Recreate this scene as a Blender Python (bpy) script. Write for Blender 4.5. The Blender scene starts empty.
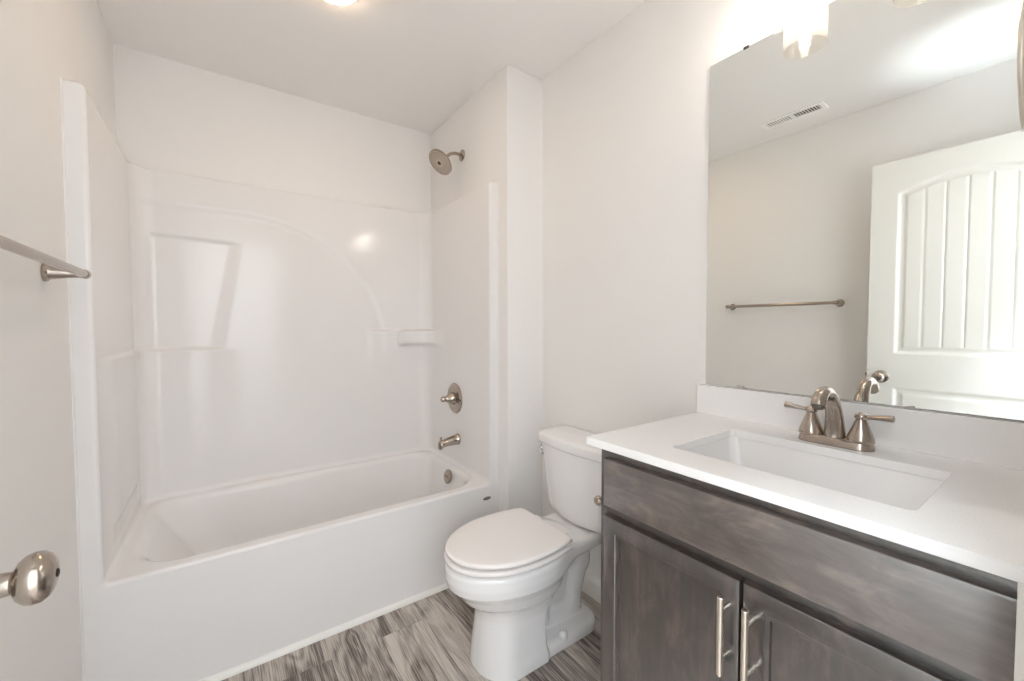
import bpy, bmesh, math, random
import numpy as np
from mathutils import Vector, Matrix

S = bpy.context.scene
C = S.collection
PI = math.pi

# ------------------------------------------------------------------ camera
cam_d = bpy.data.cameras.new('camera')
cam = bpy.data.objects.new('camera', cam_d)
C.objects.link(cam)
cam_d.sensor_width = 36.0
cam_d.lens = 411.7445 / 1024 * 36.0
cam_d.clip_start = 0.01
yaw, pit, rol = math.radians(35.2455), math.radians(1.955), math.radians(0.0973)
fw = Vector((math.sin(yaw) * math.cos(pit), math.cos(yaw) * math.cos(pit), -math.sin(pit)))
rt = Vector((math.cos(yaw), -math.sin(yaw), 0))
up = rt.cross(fw)
cr, sr = math.cos(rol), math.sin(rol)
rt2, up2 = rt * cr - up * sr, rt * sr + up * cr
M = Matrix((rt2, up2, -fw)).transposed().to_4x4()
M.translation = Vector((0.3573, 0, 1.2091))
cam.matrix_world = M
S.camera = cam

# ------------------------------------------------------------------ world, lights, exposure
w = bpy.data.worlds.new('world')
S.world = w
w.use_nodes = True
w.node_tree.nodes['Background'].inputs[0].default_value = (0.75, 0.85, 1.0, 1)
w.node_tree.nodes['Background'].inputs[1].default_value = 0.4
S.view_settings.view_transform = 'Standard'
S.view_settings.look = 'None'
S.view_settings.gamma = 1.0
S.view_settings.use_curve_mapping = False
S.view_settings.exposure = 1.42
S.cycles.max_bounces = 16
S.cycles.diffuse_bounces = 10
S.cycles.glossy_bounces = 8
S.cycles.transparent_max_bounces = 16
S.cycles.sample_clamp_indirect = 6.0
S.cycles.caustics_reflective = False

HALL_W, FLASH_W = 42.0, 7.0
BULB, DISC = 36.0, 17.0


def area(name, loc, target, sx, sy, watts, col):
    d = bpy.data.lights.new(name, 'AREA')
    d.shape = 'RECTANGLE'
    d.size, d.size_y = sx, sy
    d.energy = watts
    d.color = col
    o = bpy.data.objects.new(name, d)
    C.objects.link(o)
    o.location = loc
    o.rotation_euler = (Vector(target) - Vector(loc)).to_track_quat('-Z', 'Y').to_euler()
    return o


# daylight of the hall behind the open doorway
area('hall_daylight', (0.47, -0.17, 1.9), (0.47, -1.35, 1.15), 0.9, 0.4, HALL_W, (0.80, 0.90, 1.0))
# the photographer's flash bounced off the ceiling just inside the door
fl = bpy.data.lights.new('bounce_flash', 'SPOT')
fl.energy = FLASH_W
fl.color = (0.80, 0.91, 1.0)
fl.spot_size = math.radians(66)
fl.spot_blend = 1.0
fl.shadow_soft_size = 0.05
flo = bpy.data.objects.new('bounce_flash', fl)
C.objects.link(flo)
flo.location = (0.36, 0.16, 1.80)
flo.rotation_euler = (Vector((0.30, 0.28, 2.44)) - flo.location).to_track_quat('-Z', 'Y').to_euler()

# ------------------------------------------------------------------ materials


def lin(r, g, b):
    f = lambda c: (c / 255 / 12.92) if c / 255 <= 0.04045 else ((c / 255 + 0.055) / 1.055) ** 2.4
    return (f(r), f(g), f(b), 1)


def mat(name, col, rough=0.5, metal=0.0, spec=0.5, coat=0.0, coat_rough=0.05):
    m = bpy.data.materials.new(name)
    m.use_nodes = True
    b = m.node_tree.nodes['Principled BSDF']
    b.inputs['Base Color'].default_value = col
    b.inputs['Roughness'].default_value = rough
    b.inputs['Metallic'].default_value = metal
    b.inputs['Specular IOR Level'].default_value = spec
    b.inputs['Coat Weight'].default_value = coat
    b.inputs['Coat Roughness'].default_value = coat_rough
    return m


def nd(m, t, **kw):
    n = m.node_tree.nodes.new(t)
    for k, v in kw.items():
        setattr(n, k, v)
    return n


def lk(m, a, b):
    m.node_tree.links.new(a, b)


def bump(m, scale, strength, dist=0.002, stretch=None):
    tc = nd(m, 'ShaderNodeTexCoord')
    n = nd(m, 'ShaderNodeTexNoise')
    n.inputs['Scale'].default_value = scale
    n.inputs['Detail'].default_value = 3
    src = tc.outputs['Object']
    if stretch:
        mp = nd(m, 'ShaderNodeMapping')
        mp.inputs['Scale'].default_value = stretch
        lk(m, src, mp.inputs['Vector'])
        src = mp.outputs['Vector']
    lk(m, src, n.inputs['Vector'])
    b = nd(m, 'ShaderNodeBump')
    b.inputs['Strength'].default_value = strength
    b.inputs['Distance'].default_value = dist
    lk(m, n.outputs['Fac'], b.inputs['Height'])
    lk(m, b.outputs['Normal'], m.node_tree.nodes['Principled BSDF'].inputs['Normal'])
    return n


M_wall = mat('wall_paint', lin(234, 232, 230), 0.75, spec=0.25)
bump(M_wall, 180, 0.06)
M_ceil = mat('ceiling_paint', lin(240, 238, 236), 0.85, spec=0.2)
bump(M_ceil, 140, 0.08)
M_trim = mat('trim_paint', lin(232, 231, 226), 0.35)
M_gel = mat('gelcoat_white', lin(231, 229, 228), 0.12, spec=0.28)
M_porc = mat('porcelain', lin(236, 235, 235), 0.09, spec=0.55, coat=0.4, coat_rough=0.03)
M_seat = mat('seat_plastic', lin(238, 234, 232), 0.2)
M_quartz = mat('white_quartz', lin(238, 237, 236), 0.12, spec=0.5)
nq = nd(M_quartz, 'ShaderNodeTexNoise')
nq.inputs['Scale'].default_value = 260
rq = nd(M_quartz, 'ShaderNodeValToRGB')
rq.color_ramp.elements[0].position = 0.3
rq.color_ramp.elements[0].color = lin(234, 233, 233)
rq.color_ramp.elements[1].position = 0.6
rq.color_ramp.elements[1].color = lin(242, 241, 241)
lk(M_quartz, nq.outputs['Fac'], rq.inputs['Fac'])
lk(M_quartz, rq.outputs['Color'], M_quartz.node_tree.nodes['Principled BSDF'].inputs['Base Color'])
M_nickel = mat('brushed_nickel', lin(177, 166, 156), 0.2, 1.0)
bump(M_nickel, 400, 0.05, 0.0005, (1, 1, 12))
M_nickel_lt = mat('satin_nickel_pull', lin(226, 218, 206), 0.3, 1.0)
M_chrome = mat('chrome', lin(225, 225, 228), 0.06, 1.0)
M_dark = mat('dark_gap', lin(40, 36, 34), 0.6)
M_rubber = mat('grey_nozzle', lin(105, 95, 88), 0.5)
M_mirror = mat('mirror_silver', (0.92, 0.938, 0.915, 1), 0.0, 1.0)
M_mirror_edge = mat('mirror_edge', lin(60, 62, 60), 0.3)
M_clear = mat('clear_plastic', lin(200, 200, 196), 0.2)
M_badge = mat('badge_grey', lin(112, 112, 116), 0.4)
M_vent = mat('vent_white', lin(246, 245, 242), 0.45)
M_hallwall = mat('hall_paint', lin(236, 234, 232), 0.8)
M_paper = mat('cardboard', lin(190, 160, 125), 0.9)


def emit(name, col, strength):
    m = bpy.data.materials.new(name)
    m.use_nodes = True
    b = m.node_tree.nodes['Principled BSDF']
    b.inputs['Base Color'].default_value = (0.9, 0.9, 0.9, 1)
    b.inputs['Emission Color'].default_value = col
    b.inputs['Emission Strength'].default_value = strength
    return m


M_bulb = emit('lit_bulb', (1.0, 0.955, 0.915, 1), BULB)
M_disc = emit('lit_diffuser', (1.0, 0.72, 0.46, 1), DISC)

# seedy glass: mostly clear, a fresnel reflection, tiny bubbles
M_glass = bpy.data.materials.new('seeded_glass')
M_glass.use_nodes = True
nt = M_glass.node_tree
nt.nodes.clear()
out = nd(M_glass, 'ShaderNodeOutputMaterial')
tr = nd(M_glass, 'ShaderNodeBsdfTransparent')
tr.inputs[0].default_value = (0.97, 0.95, 0.92, 1)
gl = nd(M_glass, 'ShaderNodeBsdfGlossy')
gl.inputs['Roughness'].default_value = 0.08
tl = nd(M_glass, 'ShaderNodeBsdfTranslucent')
tl.inputs[0].default_value = (1, 0.93, 0.88, 1)
lw = nd(M_glass, 'ShaderNodeLayerWeight')
lw.inputs['Blend'].default_value = 0.5
vo = nd(M_glass, 'ShaderNodeTexNoise')
vo.inputs['Scale'].default_value = 150
vr = nd(M_glass, 'ShaderNodeValToRGB')
vr.color_ramp.elements[0].position = 0.5
vr.color_ramp.elements[0].color = (0.02, 0.02, 0.02, 1)
vr.color_ramp.elements[1].position = 0.68
vr.color_ramp.elements[1].color = (0.13, 0.13, 0.13, 1)
lk(M_glass, vo.outputs['Fac'], vr.inputs['Fac'])
m1 = nd(M_glass, 'ShaderNodeMixShader')
m2 = nd(M_glass, 'ShaderNodeMixShader')
lk(M_glass, vr.outputs['Color'], m1.inputs[0])
lk(M_glass, tr.outputs[0], m1.inputs[1])
lk(M_glass, tl.outputs[0], m1.inputs[2])
fp = nd(M_glass, 'ShaderNodeMath', operation='POWER')
lk(M_glass, lw.outputs['Facing'], fp.inputs[0])
fp.inputs[1].default_value = 4.0
fm = nd(M_glass, 'ShaderNodeMath', operation='MULTIPLY_ADD')
lk(M_glass, fp.outputs[0], fm.inputs[0])
fm.inputs[1].default_value = 0.4
fm.inputs[2].default_value = 0.03
lk(M_glass, fm.outputs[0], m2.inputs[0])
lk(M_glass, m1.outputs[0], m2.inputs[1])
lk(M_glass, gl.outputs[0], m2.inputs[2])
lk(M_glass, m2.outputs[0], out.inputs[0])


def wood_mat(name, c0, c1, c2, grain_axis):
    """grey-brown stained maple: cloudy blotches and a fine grain along one axis"""
    m = mat(name, c1, 0.36, spec=0.9, coat=1.0, coat_rough=0.22)
    m.node_tree.nodes['Principled BSDF'].inputs['Coat IOR'].default_value = 2.0
    tc = nd(m, 'ShaderNodeTexCoord')
    mp = nd(m, 'ShaderNodeMapping')
    sc = [15.0, 15.0, 15.0]
    sc['xyz'.index(grain_axis)] = 6.5
    mp.inputs['Scale'].default_value = sc
    lk(m, tc.outputs['Object'], mp.inputs['Vector'])
    n1 = nd(m, 'ShaderNodeTexNoise')
    n1.inputs['Scale'].default_value = 1.1
    n1.inputs['Detail'].default_value = 5
    n1.inputs['Roughness'].default_value = 0.62
    n1.inputs['Distortion'].default_value = 0.6
    lk(m, mp.outputs[0], n1.inputs['Vector'])
    mp2 = nd(m, 'ShaderNodeMapping')
    s2 = [110.0, 110.0, 110.0]
    s2['xyz'.index(grain_axis)] = 5.0
    mp2.inputs['Scale'].default_value = s2
    lk(m, tc.outputs['Object'], mp2.inputs['Vector'])
    n2 = nd(m, 'ShaderNodeTexNoise')
    n2.inputs['Scale'].default_value = 1.0
    n2.inputs['Detail'].default_value = 3
    lk(m, mp2.outputs[0], n2.inputs['Vector'])
    mx = nd(m, 'ShaderNodeMath', operation='MULTIPLY_ADD')
    lk(m, n2.outputs['Fac'], mx.inputs[0])
    mx.inputs[1].default_value = 0.22
    ad = nd(m, 'ShaderNodeMath', operation='SUBTRACT')
    lk(m, n1.outputs['Fac'], ad.inputs[0])
    ad.inputs[1].default_value = 0.11
    lk(m, ad.outputs[0], mx.inputs[2])
    r = nd(m, 'ShaderNodeValToRGB')
    r.color_ramp.elements[0].position = 0.3
    r.color_ramp.elements[0].color = c0
    r.color_ramp.elements[1].position = 0.7
    r.color_ramp.elements[1].color = c2
    e = r.color_ramp.elements.new(0.5)
    e.color = c1
    lk(m, mx.outputs[0], r.inputs['Fac'])
    lk(m, r.outputs['Color'], m.node_tree.nodes['Principled BSDF'].inputs['Base Color'])
    return m


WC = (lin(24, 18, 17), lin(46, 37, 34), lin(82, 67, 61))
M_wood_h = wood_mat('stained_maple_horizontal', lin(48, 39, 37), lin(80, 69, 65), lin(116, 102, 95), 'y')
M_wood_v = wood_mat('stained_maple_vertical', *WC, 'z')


def floor_material():
    m = mat('grey_vinyl_plank', lin(150, 140, 130), 0.42, spec=0.4)
    tc = nd(m, 'ShaderNodeTexCoord')
    mp = nd(m, 'ShaderNodeMapping')
    mp.inputs['Rotation'].default_value = (0, 0, PI / 2)
    mp.inputs['Location'].default_value = (0.35, 0.06, 0)
    lk(m, tc.outputs['Object'], mp.inputs['Vector'])
    br = nd(m, 'ShaderNodeTexBrick')
    br.offset = 0.37
    br.inputs['Scale'].default_value = 1.0
    br.inputs['Brick Width'].default_value = 1.22
    br.inputs['Row Height'].default_value = 0.18
    br.inputs['Mortar Size'].default_value = 0.0006
    br.inputs['Color1'].default_value = (0, 0, 0, 1)
    br.inputs['Color2'].default_value = (1, 1, 1, 1)
    br.inputs['Mortar'].default_value = (0.5, 0.5, 0.5, 1)
    lk(m, mp.outputs[0], br.inputs['Vector'])
    # each plank gets its own patch of grain
    sh = nd(m, 'ShaderNodeVectorMath', operation='MULTIPLY_ADD')
    lk(m, br.outputs['Color'], sh.inputs[0])
    sh.inputs[1].default_value = (7.3, 3.1, 5.7)
    lk(m, tc.outputs['Object'], sh.inputs[2])
    mg = nd(m, 'ShaderNodeMapping')
    mg.inputs['Scale'].default_value = (1.0, 0.16, 1.0)
    lk(m, sh.outputs[0], mg.inputs['Vector'])
    na = nd(m, 'ShaderNodeTexNoise')
    na.inputs['Scale'].default_value = 7.0
    na.inputs['Detail'].default_value = 3
    na.inputs['Distortion'].default_value = 0.7
    lk(m, mg.outputs[0], na.inputs['Vector'])
    # contour rings of the slow noise read as cathedral grain
    mu = nd(m, 'ShaderNodeMath', operation='MULTIPLY')
    lk(m, na.outputs['Fac'], mu.inputs[0])
    mu.inputs[1].default_value = 60.0
    si = nd(m, 'ShaderNodeMath', operation='SINE')
    lk(m, mu.outputs[0], si.inputs[0])
    mf = nd(m, 'ShaderNodeMapping')
    mf.inputs['Scale'].default_value = (1.0, 0.018, 1.0)
    lk(m, sh.outputs[0], mf.inputs['Vector'])
    nf = nd(m, 'ShaderNodeTexNoise')
    nf.inputs['Scale'].default_value = 330.0
    nf.inputs['Detail'].default_value = 4
    nf.inputs['Roughness'].default_value = 0.7
    lk(m, mf.outputs[0], nf.inputs['Vector'])
    nm = nd(m, 'ShaderNodeTexNoise')
    nm.inputs['Scale'].default_value = 26.0
    nm.inputs['Detail'].default_value = 3
    lk(m, mf.outputs[0], nm.inputs['Vector'])
    a = nd(m, 'ShaderNodeMath', operation='MULTIPLY_ADD')
    lk(m, si.outputs[0], a.inputs[0])
    a.inputs[1].default_value = 0.055
    nw = nd(m, 'ShaderNodeMath', operation='MULTIPLY')
    lk(m, na.outputs['Fac'], nw.inputs[0])
    nw.inputs[1].default_value = 0.55
    lk(m, nw.outputs[0], a.inputs[2])
    b = nd(m, 'ShaderNodeMath', operation='MULTIPLY_ADD')
    lk(m, nf.outputs['Fac'], b.inputs[0])
    b.inputs[1].default_value = 0.85
    lk(m, a.outputs[0], b.inputs[2])
    c = nd(m, 'ShaderNodeMath', operation='MULTIPLY_ADD')
    lk(m, nm.outputs['Fac'], c.inputs[0])
    c.inputs[1].default_value = 0.3
    lk(m, b.outputs[0], c.inputs[2])
    d = nd(m, 'ShaderNodeMath', operation='MULTIPLY_ADD')
    lk(m, br.outputs['Color'], d.inputs[0])
    d.inputs[1].default_value = 0.12
    lk(m, c.outputs[0], d.inputs[2])
    r = nd(m, 'ShaderNodeValToRGB')
    r.color_ramp.elements[0].position = 0.39
    r.color_ramp.elements[0].color = lin(92, 82, 76)
    r.color_ramp.elements[1].position = 0.575
    r.color_ramp.elements[1].color = lin(208, 200, 192)
    e = r.color_ramp.elements.new(0.49)
    e.color = lin(174, 165, 157)
    sc = nd(m, 'ShaderNodeMath', operation='MULTIPLY')
    lk(m, d.outputs[0], sc.inputs[0])
    sc.inputs[1].default_value = 0.535
    lk(m, sc.outputs[0], r.inputs['Fac'])
    mm = nd(m, 'ShaderNodeMixRGB', blend_type='MULTIPLY')
    lk(m, br.outputs['Fac'], mm.inputs[0])
    lk(m, r.outputs['Color'], mm.inputs[1])
    mm.inputs[2].default_value = (0.45, 0.42, 0.4, 1)
    lk(m, mm.outputs[0], m.node_tree.nodes['Principled BSDF'].inputs['Base Color'])
    bp = nd(m, 'ShaderNodeBump')
    bp.inputs['Strength'].default_value = 0.12
    bp.inputs['Distance'].default_value = 0.001
    lk(m, d.outputs[0], bp.inputs['Height'])
    lk(m, bp.outputs[0], m.node_tree.nodes['Principled BSDF'].inputs['Normal'])
    return m


M_floor = floor_material()

# ------------------------------------------------------------------ mesh helpers


def obj(name, bm, m, parent=None, smooth=True, bevel=0.0, angle=35, seg=2):
    me = bpy.data.meshes.new(name)
    if isinstance(bm, bmesh.types.BMesh):
        bmesh.ops.recalc_face_normals(bm, faces=bm.faces)
        bm.to_mesh(me)
        bm.free()
    else:
        me = bm
    ms = m if isinstance(m, (list, tuple)) else [m]
    for x in ms:
        me.materials.append(x)
    o = bpy.data.objects.new(name, me)
    C.objects.link(o)
    if parent is not None:
        o.parent = parent
        o.matrix_parent_inverse = Matrix.Translation(-parent.location) if parent.type == 'EMPTY' else Matrix()
    if smooth:
        me.shade_smooth()
        if not me.has_custom_normals:
            me.set_sharp_from_angle(angle=math.radians(angle))
    if bevel:
        b = o.modifiers.new('bevel', 'BEVEL')
        b.width = bevel
        b.segments = seg
        b.limit_method = 'ANGLE'
        b.angle_limit = math.radians(40)
        b.harden_normals = False
    return o


def thing(name, loc, label, cat, group=None):
    o = bpy.data.objects.new(name, None)
    C.objects.link(o)
    o.location = loc
    o.empty_display_size = 0.05
    o['label'] = label
    o['category'] = cat
    if group:
        o['group'] = group
    return o


def tag(o, label, cat, group=None):
    o['label'] = label
    o['category'] = cat
    if group:
        o['group'] = group
    return o


def struct(name, bm, m, bevel=0.0, label=None, **k):
    o = obj(name, bm, m, None, bevel=bevel, **k)
    o['kind'] = 'structure'
    if label:
        o['label'] = label
    return o


def box(bm, x0, x1, y0, y1, z0, z1):
    v = [bm.verts.new((x, y, z)) for x in (x0, x1) for y in (y0, y1) for z in (z0, z1)]
    for f in ((0, 1, 3, 2), (4, 6, 7, 5), (0, 4, 5, 1), (2, 3, 7, 6), (0, 2, 6, 4), (1, 5, 7, 3)):
        bm.faces.new([v[i] for i in f])
    return bm


def loft(bm, loops, cap0=True, cap1=True, closed=True):
    rows = [[bm.verts.new(p) for p in lp] for lp in loops]
    n = len(rows[0])
    for a, b in zip(rows, rows[1:]):
        for i in range(n if closed else n - 1):
            j = (i + 1) % n
            bm.faces.new((a[i], a[j], b[j], b[i]))
    if cap0:
        bm.faces.new(rows[0])
    if cap1:
        bm.faces.new(rows[-1][::-1])
    return bm


def frame(axis):
    a = Vector(axis).normalized()
    t = Vector((0, 0, 1)) if abs(a.z) < 0.9 else Vector((1, 0, 0))
    u = t.cross(a).normalized()
    return a, u, a.cross(u)


def lathe(bm, prof, org, axis, n=32):
    """prof: list of (radius, height along axis); both ends closed"""
    a, u, v = frame(axis)
    o = Vector(org)
    loops = []
    for r, h in prof:
        r = max(r, 1e-5)
        loops.append([o + a * h + (u * math.cos(t) + v * math.sin(t)) * r for t in [2 * PI * i / n for i in range(n)]])
    return loft(bm, loops)


def spline(pts, k=8):
    P = [Vector(p) for p in pts]
    out = []
    for i in range(len(P) - 1):
        p0 = P[max(i - 1, 0)]
        p1, p2 = P[i], P[i + 1]
        p3 = P[min(i + 2, len(P) - 1)]
        for j in range(k):
            t = j / k
            out.append(0.5 * ((2 * p1) + (p2 - p0) * t + (2 * p0 - 5 * p1 + 4 * p2 - p3) * t * t + (3 * p1 - p0 - 3 * p2 + p3) * t ** 3))
    out.append(P[-1])
    return out


def tube(bm, pts, rad, n=16):
    """rad: number or list (same length as pts); round section carried along the path"""
    P = [Vector(p) for p in pts]
    R = rad if isinstance(rad, (list, tuple)) else [rad] * len(P)
    t0 = (P[1] - P[0]).normalized()
    _, u, v = frame(t0)
    loops = []
    for i, p in enumerate(P):
        t = (P[min(i + 1, len(P) - 1)] - P[max(i - 1, 0)]).normalized()
        u = (u - t * u.dot(t)).normalized()
        v = t.cross(u)
        loops.append([p + (u * math.cos(a) + v * math.sin(a)) * R[i] for a in [2 * PI * k / n for k in range(n)]])
    return loft(bm, loops)


def rrect(x0, x1, y0, y1, r, z, n=6):
    """rounded rectangle loop at height z"""
    out = []
    for cx, cy, a0 in ((x1 - r, y1 - r, 0), (x0 + r, y1 - r, PI / 2), (x0 + r, y0 + r, PI), (x1 - r, y0 + r, 1.5 * PI)):
        for i in range(n + 1):
            a = a0 + PI / 2 * i / n
            out.append((cx + r * math.cos(a), cy + r * math.sin(a), z))
    return out


# signed-distance modelling for the moulded shapes (tub unit, toilet body)
def smin(a, b, k):
    h = np.maximum(k - np.abs(a - b), 0) / k
    return np.minimum(a, b) - h * h * k * 0.25


def smax(a, b, k):
    return -smin(-a, -b, k)


def sstep(e0, e1, x):
    t = np.clip((x - e0) / (e1 - e0), 0, 1)
    return t * t * (3 - 2 * t)


def rbox2(x, y, x0, x1, y0, y1, r):
    qx = np.abs(x - (x0 + x1) / 2) - (x1 - x0) / 2 + r
    qy = np.abs(y - (y0 + y1) / 2) - (y1 - y0) / 2 + r
    return np.sqrt(np.maximum(qx, 0) ** 2 + np.maximum(qy, 0) ** 2) + np.minimum(np.maximum(qx, qy), 0) - r


def surface_nets(fn, lo, hi, h):
    ax = [np.arange(lo[i], hi[i] + h, h) for i in range(3)]
    X, Y, Z = np.meshgrid(*ax, indexing='ij')
    F = fn(X, Y, Z)
    F = np.where(F == 0, 1e-9, F)
    s = F < 0
    nx, ny, nz = F.shape
    acc = np.zeros((nx - 1, ny - 1, nz - 1, 3))
    cnt = np.zeros((nx - 1, ny - 1, nz - 1))
    edges = []
    for d in range(3):
        for a in (0, 1):
            for b in (0, 1):
                off = [0, 0, 0]
                o = [i for i in range(3) if i != d]
                off[o[0]], off[o[1]] = a, b
                o2 = list(off)
                o2[d] += 1
                sl0 = tuple(slice(off[i], off[i] + F.shape[i] - 1) for i in range(3))
                sl1 = tuple(slice(o2[i], o2[i] + F.shape[i] - 1) for i in range(3))
                c = s[sl0] != s[sl1]
                i, j, k = np.nonzero(c)
                f0, f1 = F[sl0][i, j, k], F[sl1][i, j, k]
                t = f0 / (f0 - f1)
                p = np.stack([i + off[0], j + off[1], k + off[2]], 1).astype(float)
                p[:, d] += t
                acc[i, j, k] += p
                cnt[i, j, k] += 1
    idx = -np.ones(cnt.shape, dtype=np.int64)
    m = cnt > 0
    idx[m] = np.arange(m.sum())
    V = acc[m] / cnt[m][:, None] * h + np.array(lo)
    quads = []
    for d in range(3):
        o = [i for i in range(3) if i != d]
        sl0 = [slice(None)] * 3
        sl1 = [slice(None)] * 3
        sl0[d] = slice(0, -1)
        sl1[d] = slice(1, None)
        a, b = s[tuple(sl0)], s[tuple(sl1)]
        I = np.array(np.nonzero(a != b)).T
        fl = a[tuple(I.T)]
        ok = np.all([(I[:, i] > 0) & (I[:, i] < F.shape[i] - 1) for i in o], axis=0)
        I, fl = I[ok], fl[ok]
        q = []
        for da, db in ((1, 1), (0, 1), (0, 0), (1, 0)):
            J = I.copy()
            J[:, o[0]] -= da
            J[:, o[1]] -= db
            q.append(idx[tuple(J.T)])
        q = np.stack(q, 1)
        flip = fl if d != 1 else ~fl
        q[~flip] = q[~flip][:, ::-1]
        quads.append(q)
    Q = np.concatenate(quads)

    def grad(P):
        e = 5e-4
        g = np.stack([fn(P[:, 0] + e * (i == 0), P[:, 1] + e * (i == 1), P[:, 2] + e * (i == 2)) -
                      fn(P[:, 0] - e * (i == 0), P[:, 1] - e * (i == 1), P[:, 2] - e * (i == 2)) for i in range(3)], 1) / (2 * e)
        return g
    for _ in range(3):
        g = grad(V)
        g2 = np.maximum((g * g).sum(1), 0.05)
        st = g * (fn(V[:, 0], V[:, 1], V[:, 2]) / g2)[:, None]
        ln = np.linalg.norm(st, axis=1, keepdims=True)
        V = V - st * np.minimum(1, 0.6 * h / np.maximum(ln, 1e-9))
    g = grad(V)
    N = g / np.maximum(np.linalg.norm(g, axis=1, keepdims=True), 1e-9)
    return V, Q, N


def mesh_from(name, V, Q, N):
    used = np.unique(Q)
    mp = -np.ones(len(V), dtype=np.int64)
    mp[used] = np.arange(len(used))
    me = bpy.data.meshes.new(name)
    me.from_pydata(V[used].tolist(), [], mp[Q].tolist())
    me.shade_smooth()
    me.normals_split_custom_set_from_vertices([tuple(n) for n in N[used]])
    return me


# ------------------------------------------------------------------ room shell
XW, XA, YT, YB, YC, ZC = 1.696, 1.481, 1.710, 2.492, 1.6255, 2.44
struct('floor', box(bmesh.new(), -0.7, 2.4, -1.45, 2.62, -0.05, 0.0), M_floor)
struct('ceiling', box(bmesh.new(), -0.7, 2.4, -1.45, 2.62, ZC, ZC + 0.06), M_ceil)
struct('wall_left', box(bmesh.new(), -0.11, 0.0, 0.0, YB + 0.1, 0.0, ZC), M_wall)
struct('wall_back', box(bmesh.new(), 0.0, XA, YB, YB + 0.1, 0.0, ZC), M_wall)
struct('wall_right', box(bmesh.new(), XW, XW + 0.11, 0.0, YC, 0.0, ZC), M_wall)
struct('wall_plumbing', box(bmesh.new(), XA, XW + 0.11, YC, YB + 0.1, 0.0, ZC), M_wall, bevel=0.004)
DX0, DX1, DZ = 0.085, 0.87, 2.09
bm = bmesh.new()
box(bm, -0.7, DX0, -0.115, 0.0, 0, ZC)
box(bm, DX1, 2.4, -0.115, 0.0, 0, ZC)
box(bm, DX0, DX1, -0.115, 0.0, DZ, ZC)
struct('wall_front', bm, M_wall)
bm = bmesh.new()
box(bm, -0.7, 2.4, -1.45, -1.35, 0, ZC)
struct('wall_hall', bm, M_hallwall)
struct('wall_hall_left', box(bmesh.new(), -0.7, -0.6, -1.35, -0.115, 0, ZC), M_hallwall)
struct('wall_hall_right', box(bmesh.new(), 2.3, 2.4, -1.35, -0.115, 0, ZC), M_hallwall)


def base_profile(bm, p0, p1, nrm, h=0.095, t=0.014):
    """baseboard run with an eased top edge"""
    p0, p1, nrm = Vector(p0), Vector(p1), Vector(nrm)
    sec = [(0, 0), (t, 0), (t, h * 0.78), (t * 0.75, h * 0.84), (t * 0.5, h * 0.93), (t * 0.25, h), (0, h)]
    loft(bm, [[p + nrm * a + Vector((0, 0, b)) for a, b in sec] for p in (p0, p1)])
    return bm


struct('baseboard_right', base_profile(bmesh.new(), (XW, 0.775, 0), (XW, YC, 0), (-1, 0, 0)), M_trim, angle=20)
struct('baseboard_plumbing', base_profile(bmesh.new(), (XA + 0.002, YC, 0), (XW - 0.015, YC, 0), (0, -1, 0)), M_trim, angle=20)
struct('baseboard_left', base_profile(bmesh.new(), (0, 0.02, 0), (0, 1.69, 0), (1, 0, 0)), M_trim, angle=20)
# quarter round along the tub apron
bm = bmesh.new()
sec = [(0, 0)] + [(-0.017 * math.cos(a), 0.019 * math.sin(a)) for a in [PI / 2 * i / 6 for i in range(7)]]
loft(bm, [[(x, YT - 0.001 + a, b) for a, b in sec] for x in (0.016, XA)])
struct('trim_1', bm, M_trim, label='white quarter round strip between tub apron and floor')
# door jamb and casing round the doorway
bm = bmesh.new()
box(bm, DX1 - 0.018, DX1, -0.115, 0.0, 0, DZ)
box(bm, DX0, DX0 + 0.012, -0.115, -0.002, 0, DZ)
box(bm, DX0, DX1, -0.115, 0.0, DZ - 0.018, DZ)
box(bm, DX1 - 0.01, DX1 + 0.055, -0.0, 0.012, 0, DZ + 0.05)
box(bm, DX0 + 0.06, DX1 + 0.055, -0.0, 0.012, DZ - 0.012, DZ + 0.05)
struct('trim_2', bm, M_trim, bevel=0.002)


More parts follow.
